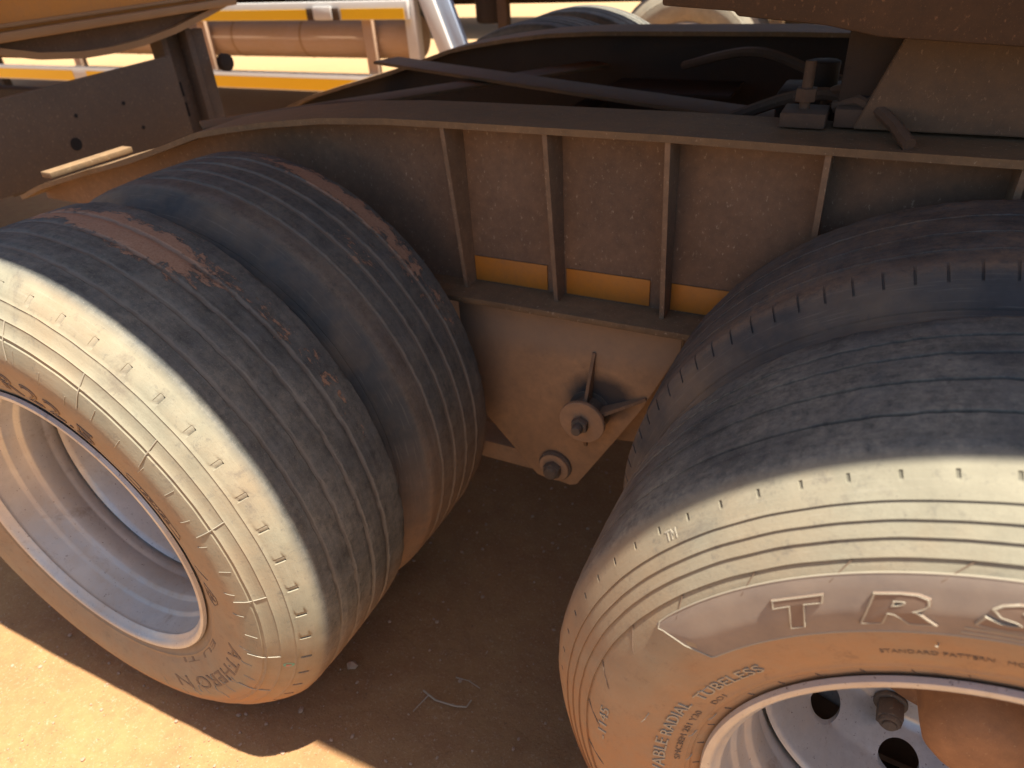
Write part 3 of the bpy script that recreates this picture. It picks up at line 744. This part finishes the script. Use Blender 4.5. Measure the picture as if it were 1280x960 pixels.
for ang, L, nm in ((86, .150, 'g'), (26, .140, 'g'), (-95, .100, 'g')):
    c_, s_ = math.cos(R_(ang)), math.sin(R_(ang))
    bb = B().prism([(.036, -.0005), (.036, -.041), (L, -.006), (L, -.0005)], (-.0035, .0035), 'z').build('boss_gusset', M['edge'], hg, (.716, .735, -.030))
    bb.rotation_euler = (0, -R_(ang), 0)
B().cyl((0, 0, 0), (0, -.010, 0), .041, None, 32, .002).build('pin_collar', M['nut'], hg, (.630, .735, -.212))
B().cyl((0, -.010, 0), (0, -.016, 0), .0375, None, 32, .002).build('pin_washer', M['hanger'], hg, (.630, .735, -.212))
B().cyl((0, -.016, 0), (0, -.034, 0), .0225, None, 6, .002).cyl((0, -.034, 0), (0, -.043, 0), .019, .014, 20, .002).build('pin_nut', M['nut'], hg, (.630, .735, -.212))
# --- cradle over the beam, upper right
b = B().prism([(.840, .763), (.949, .754), (.951, .748), (1.072, .736), (1.145, .721), (1.313, .710), (2.2, .705), (2.2, .978), (.840, .978)], (.705, .96), 'y', .004)
cr_ = b.build('bin_cradle', M['rust'], T, (0, 0, AX))
b = B()
def frus(x0, x1, X0, X1, y0, y1, Y0, Y1, z1, z0):
    t = bmesh.new(); A = [t.verts.new(p) for p in ((x0, y0, z1), (x1, y0, z1), (x1, y1, z1), (x0, y1, z1))]
    Q = [t.verts.new(p) for p in ((X0, Y0, z0), (X1, Y0, z0), (X1, Y1, z0), (X0, Y1, z0))]
    t.faces.new(A); t.faces.new(Q[::-1])
    for i in range(4): t.faces.new((A[i], Q[i], Q[(i+1) % 4], A[(i+1) % 4]))
    bmesh.ops.recalc_face_normals(t, faces=t.faces[:]); bmesh.ops.bevel(t, geom=t.edges[:], offset=.002, segments=2, affect='EDGES'); return t
b.add(frus(1.185, 1.305, 1.13, 1.42, .80, .93, .795, .93, .728, .578)); b.build('cradle_saddle', M['saddle'], cr_)
b = B().box(1.10, 1.175, .83, .93, .60, .72, .003).build('cradle_gusset', M['dark'], cr_)
B().cyl((1.372, .806, .655), (1.372, .790, .655), .008, None, 6, .001).build('cradle_bolt', M['dark'], cr_)
b = B().cyl((1.052, .82, .577), (1.052, .82, .672), .0085, None, 14).cyl((1.052, .82, .612), (1.052, .82, .632), .017, None, 6, .001).box(1.02, 1.09, .785, .855, .577, .600, .003)
b.build('clamp_stud', M['hose'], T, (0, 0, AX))
b = B().tube([(1.095, .84, .600), (1.13, .83, .612), (1.165, .80, .604), (1.19, .765, .592), (1.205, .725, .584), (1.212, .712, .580)], .010, 8).box(1.10, 1.16, .80, .86, .577, .606, .004)
b.build('hose_clip', M['hose'], T, (0, 0, AX))
# --- the side tipping bin carried above (it shades the wheels)
YB0, YB1 = .086, 2.614
sect = [(YB0, 1.93), (.13, 1.83), (.28, 1.70), (.55, 1.585), (.92, 1.515), (1.35, 1.49), (1.78, 1.515), (2.15, 1.585), (2.42, 1.70), (2.57, 1.83), (YB1, 1.93)]
inn = [(y+(.008 if y < 1.35 else -.008), z+.008) for y, z in sect][::-1]
BX0, BX1 = -.22, 5.6
bn = B().prism(sect+inn, (BX0, BX1), 'x').build('tipper_bin', M['binlow'], T); bn.rotation_euler.z = R_(.9)
B().prism(sect, (BX0-.012, BX0-.002), 'x').build('bin_end_plate', M['bin'], bn); B().prism(sect, (BX1+.002, BX1+.012), 'x').build('bin_end_plate', M['bin'], bn)
B().box(BX0-.03, BX1+.03, YB0-.006, YB0+.06, 1.932, 2.0, .006).build('bin_top_rail', M['bin'], bn); B().box(BX0-.03, BX1+.03, YB1-.06, YB1+.006, 1.932, 2.0, .006).build('bin_top_rail', M['bin'], bn)
for x in (.35, 1.5, 2.65, 3.8, 4.95):
    B().prism([(.60, 1.565), (.92, 1.507), (1.35, 1.482), (1.78, 1.507), (2.10, 1.565), (1.95, 1.46), (.75, 1.46)], (x-.05, x+.05), 'x').build('bin_saddle', M['rust'], bn)

# ================================================================== ground litter
t = tag(empty('dry_twig', (.573, .239, .004)), 'small dry forked twig lying on shaded red dirt between the wheels', 'twig')
B().tube([(-.052, .004, .004), (-.015, -.006, .006), (.03, 0, .005), (.052, .008, .004), (.054, .026, .004)], .0024, 6, .0017).build('stem', M['twig'], t)
B().tube([(-.035, .001, .005), (-.040, -.020, .005), (-.047, -.046, .003)], .0017, 6, .001).build('side_shoot', M['twig'], t)
t = tag(empty('dry_twig', (.60, .30, .004)), 'thin straight bit of dry stalk behind the forked twig', 'twig')
B().tube([(-.03, 0, .003), (0, .003, .005), (.03, -.002, .003)], .0013, 6, .0010).build('stem', M['twig'], t)
bm = bmesh.new()
def pebble(bm, x, y, z, r):
    t = bmesh.new(); bmesh.ops.create_icosphere(t, subdivisions=1, radius=r)
    sx, sy_, sz = random.uniform(.7, 1.3), random.uniform(.7, 1.3), random.uniform(.45, .8)
    for v in t.verts:
        k = 1+random.uniform(-.2, .2); v.co = Vector((v.co.x*sx*k+x, v.co.y*sy_*k+y, v.co.z*sz*k+z))
    me = bpy.data.meshes.new('p'); t.to_mesh(me); t.free(); bm.from_mesh(me); bpy.data.meshes.remove(me)
for i in range(2600):
    x, y = random.uniform(-.9, 1.3), random.uniform(-.45, 1.2)
    r = .0011+.0042*random.random()**4
    pebble(bm, x, y, r*.2-.002, r)
me = bpy.data.meshes.new('gravel'); bm.to_mesh(me); bm.free()
tag(link('gravel', me, M['stone']), kind='stuff')
for x, y, r, lb in ((.335, .235, .014, 'small reddish stone on the shaded dirt beside the left wheel'), (.30, .10, .009, 'tiny pale stone on the dirt below the left tyre')):
    bm = bmesh.new(); pebble(bm, 0, 0, r*.3, r); me = bpy.data.meshes.new('stone'); bm.to_mesh(me); bm.free()
    tag(link('stone', me, M['stone'], None, (x, y, -.001)), lb, 'stone')

# ================================================================== the tipping trailer coupled in front (upper left)
N = tag(empty('tipper_trailer', (-1.4, 1.35, 0)), 'orange side tipper trailer end with curved bin and grey headstock, upper left', 'trailer')
nx_ = -1.35
def nl(b, name, mat, parent=N):                 # world coordinates -> child of N
    b.move(Vector((1.4, -1.35, 0))); return b.build(name, mat, parent)
hs = nl(B().prism([(.80, .715), (.80, .99), (.90, 1.00), (1.67, 1.02), (1.67, .70)], (-1.425, -1.40), 'x', .002), 'headstock_plate', M['grey'])
for y, z, r in ((1.162, .811, .022), (1.20, .90, .007), (1.40, .90, .007), (1.45, .80, .007)):
    b = B().cyl((-1.3985, y, z), (-1.3995, y, z), r, None, 20); b.move(Vector((1.4, -1.35, 0))); b.build('bolt_hole', M['black'], hs)
ps = nl(B().box(-1.50, -1.43, 1.672, 1.70, .50, 1.10, .003).box(-1.50, -1.43, 1.80, 1.83, .50, 1.10, .003).box(-1.50, -1.48, 1.70, 1.80, .50, 1.10, .001), 'hinge_post', M['grey'])
nl(B().box(-1.48, -1.44, 1.832, 1.90, .50, 1.09, .003), 'post_cheek', M['grey'])
for z in (.80, .88):
    b = B().box(-1.4795, -1.4785, 1.725, 1.750, z-.028, z+.028); b.move(Vector((1.4, -1.35, 0))); b.build('slot', M['black'], ps)
nl(B().cyl((-1.40, 1.925, .955), (-1.37, 1.925, .955), .035, None, 16, .003), 'lamp_bracket', M['dark'])
for yy in (.70, .62):
    pass
# bin: trough with end plate facing us
bs = [(.30, 1.95), (.42, 1.62), (.62, 1.36), (.85, 1.20), (1.0, 1.135), (1.15, 1.095), (1.3, 1.075), (1.42, 1.072), (1.56, 1.078), (1.72, 1.098), (1.9, 1.135), (2.06, 1.172), (2.25, 1.28), (2.4, 1.50), (2.52, 1.95)]
bi = [(1.41+(y-1.41)*.985, z+.012) for y, z in bs][::-1]
nl(B().prism(bs+bi, (-6.4, -1.425), 'x'), 'tipper_bin', M['binlow'])
zr = 1.166
low = [(y, z+.013) for y, z in bs if z < zr-.01]
def cut(z): return [(y, zz) for y, zz in bs if zz > z]
el = nl(B().prism([(.97, zr)]+low+[(2.0, zr)], (-1.424, -1.416), 'x'), 'bin_end_panel', M['binlow'])
eu = nl(B().prism([(.42, 1.95), (.55, 1.62), (.72, 1.36), (.92, zr+.002), (2.02, zr+.002), (2.20, 1.30), (2.36, 1.52), (2.48, 1.95)], (-1.424, -1.414), 'x'), 'bin_end_panel', M['bin'])
nl(B().box(-1.414, -1.372, .80, 2.06, 1.158, 1.186, .005), 'end_rib', M['binrib'])
nl(B().box(-1.414, -1.392, .80, 2.06, 1.196, 1.208, .003), 'end_rib', M['binrib'])
nl(B().box(-1.414, -1.360, .86, 1.03, 1.2085, 1.90, .006), 'end_post', M['binrib'])
nl(B().prism([(-1.43, 1.55), (-1.425, 1.54), (-.86, 2.30), (-.86, 2.36), (-.87, 2.36)], (.36, 2.46), 'y'), 'shade_overhang', M['bin'])  # unseen overhang, added to keep the sun off the headstock plate
# curved lip along the bin's lower edge
lipo = [(y, z-.004) for y, z in bs[1:-1]]; lipi = [(y, z+.018) for y, z in bs[1:-1]][::-1]
nl(B().prism(lipo+lipi, (-1.4155, -1.385), 'x'), 'bin_lip', M['binrib'])
nl(B().box(-6.3, -1.43, .90, .98, .70, .88, .003), 'chassis_beam', M['grey']); nl(B().box(-6.3, -1.43, 1.60, 1.67, .70, .88, .003), 'chassis_beam', M['grey'])
for x in (-3.4, -4.6, -6.0):
    nl(B().box(x-.06, x+.06, .92, 1.66, .883, 1.09, .003), 'bin_support', M['rust'])
for x in (-5.1, -6.3):
    nl(B().cyl((x, .2, AX), (x, 2.5, AX), .06), 'axle', M['dark']); nl(B().box(x-.06, x+.06, .9, .98, AX, .702, .003), 'axle_hanger', M['dark']); nl(B().box(x-.06, x+.06, 1.6, 1.67, AX, .702, .003), 'axle_hanger', M['dark'])
    for y, rt in ((.02, 0), (2.68, math.pi)):
        wheel(N, (x+1.4, y-1.35, AX), me_tf, False, rot=rt)
nl(B().box(-1.47, -1.38, 1.12, 1.28, .0, .697, .004).box(-1.50, -1.35, 1.08, 1.32, -.002, .012, .003), 'landing_leg', M['grey'])

# ================================================================== trailer parked across the yard
K = tag(empty('parked_trailer', (-2, 5.5, 0)), 'parked trailer across the yard with yellow and white striped side rails and tan tank', 'trailer')
def kl(b, name, mat): b.move(Vector((2, -5.5, 0))); return b.build(name, mat, K)
KX0 = -9.
rl = kl(B().box(KX0, -2.0, 4.262, 4.30, .838, .960, .003), 'side_rail', M['white'])
def on(b, name, mat, par): b.move(Vector((2, -5.5, 0))); return b.build(name, mat, par)
for x0, x1 in ((-8.9, -7.0), (-6.8, -5.0), (-4.8, -2.90), (-2.585, -2.03)):
    on(B().box(x0, x1, 4.2575, 4.2615, .842, .912), 'yellow_tape', M['yellow'], rl)
kl(B().box(-2.83, -2.66, 4.235, 4.2565, .845, .93, .003), 'rail_bracket', M['white']); kl(B().box(-2.90, -2.83, 4.245, 4.2565, .84, .92, .002), 'rail_bracket', M['rust']); kl(B().box(-2.66, -2.60, 4.245, 4.2565, .84, .92, .002), 'rail_bracket', M['rust'])
rl2 = kl(B().box(KX0, -2.2, 4.262, 4.30, .325, .455, .003), 'side_rail', M['white'])
for x0, x1 in ((-8.9, -5.92), (-5.72, -2.24)):
    on(B().box(x0, x1, 4.2575, 4.2615, .335, .425), 'yellow_tape', M['yellow'], rl2)
tk = kl(B().cyl((-7.2, 4.52, .69), (-2.08, 4.52, .69), .152, None, 40, .02), 'side_tank', M['tan'])
for x in (-6.6, -5.2, -3.85, -3.12):
    on(B().cyl((x-.009, 4.52, .69), (x+.009, 4.52, .69), .154, None, 40), 'tank_strap', M['binrib'], tk)
for x in (-7.5, -5.85, -4.1, -2.40):
    kl(B().box(x-.045, x+.045, 4.302, 4.352, .325, .84, .003), 'rail_post', M['tan'])
kl(B().box(KX0, 2.4, 4.34, 6.7, 1.12, 1.24, .004), 'deck', M['grey'])
kl(B().box(-7, 1.9, 4.95, 5.05, .86, 1.118, .003), 'chassis_beam', M['dark']); kl(B().box(-7, 1.9, 6.0, 6.1, .86, 1.118, .003), 'chassis_beam', M['dark'])
kl(B().box(-2.06, -1.97, 4.305, 4.38, .35, 1.118, .003), 'white_post', M['white'])
b = B().box(-.055, .055, -.03, .03, -.62, .30, .003)
o = kl(b, 'support_strut', M['white']); o.data.transform(Matrix.Translation((-2, 5.5, 0))); o.location = (.20, -1.18, .80); o.rotation_euler = (0, R_(-20), 0)
b = B().box(-.05, .05, -.028, .028, -.62, .30, .003); o = kl(b, 'support_strut', M['blue']); o.data.transform(Matrix.Translation((-2, 5.5, 0))); o.location = (.31, -1.15, .80); o.rotation_euler = (0, R_(-20), 0)
kl(B().cyl((-1.50, 4.6, .78), (-1.50, 4.6, 1.10), .12, None, 24, .02), 'air_bottle', M['dark'])
kl(B().box(-1.36, -1.29, 4.40, 4.47, .30, 1.118, .003), 'rail_post', M['rust'])
kl(B().box(-1.28, -.75, 4.36, 4.42, .955, 1.118, .004), 'mudguard_panel', M['white'])
for x in (-.02, -4.9, 1.4):
    if x > -4:
        for y, rt in ((4.30, 0), (6.74, math.pi)):
            wheel(K, (x+2, y-5.5, AX), me_tf, False, rot=rt)
        kl(B().cyl((x, 4.5, AX), (x, 6.6, AX), .06), 'axle', M['dark']); kl(B().box(x-.06, x+.06, 4.96, 5.04, AX, .862, .003), 'axle_hanger', M['dark']); kl(B().box(x-.06, x+.06, 6.01, 6.09, AX, .862, .003), 'axle_hanger', M['dark'])
kl(B().box(-8.4, -8.3, 4.95, 5.05, 0, 1.118, .003), 'landing_leg', M['grey']); kl(B().box(-8.4, -8.3, 6.0, 6.1, 0, 1.118, .003), 'landing_leg', M['grey'])

# ================================================================== a lorry standing farther back
L = tag(empty('parked_lorry', (-4.5, 10.5, 0)), 'pale parked lorry far behind the striped trailer, seen over the beam', 'lorry')
def ll(b, name, mat, par=None): b.move(Vector((4.5, -10.5, 0))); return b.build(name, mat, par or L)
ll(B().box(-9.5, -2.2, 9.3, 11.7, 1.15, 3.2, .02), 'load_body', M['white'])
ll(B().box(-9.5, .6, 9.75, 9.95, .72, 1.10, .01), 'chassis_beam', M['rust']); ll(B().box(-9.5, .6, 11.0, 11.2, .72, 1.10, .01), 'chassis_beam', M['rust'])
cb = ll(B().prism([(-2.1, .62), (.55, .62), (.62, 1.5), (.30, 2.9), (-2.1, 3.0)], (9.3, 11.7), 'y', .04), 'cab', M['white'])
ll(B().box(-1.45, -.35, 9.285, 9.297, 1.65, 2.45, .004), 'side_window', M['black'], cb)
ll(B().box(-1.5, -.3, 9.29, 9.298, .75, 1.55, .003), 'cab_door', M['white'], cb)
ll(B().cyl((-3.9, 9.55, .80), (-2.7, 9.55, .80), .28, None, 32, .02), 'fuel_tank', M['blue'])
for x in (-.7, -6.4, -7.8):
    for y, rt in ((9.35, 0), (11.65, math.pi)):
        wheel(L, (x+4.5, y-10.5, AX), me_tf, False, rot=rt)
    ll(B().cyl((x, 9.6, AX), (x, 11.4, AX), .07), 'axle', M['dark'])
    for y in (9.85, 11.1): ll(B().box(x-.08, x+.08, y-.05, y+.05, AX, .722, .003), 'axle_hanger', M['dark'])
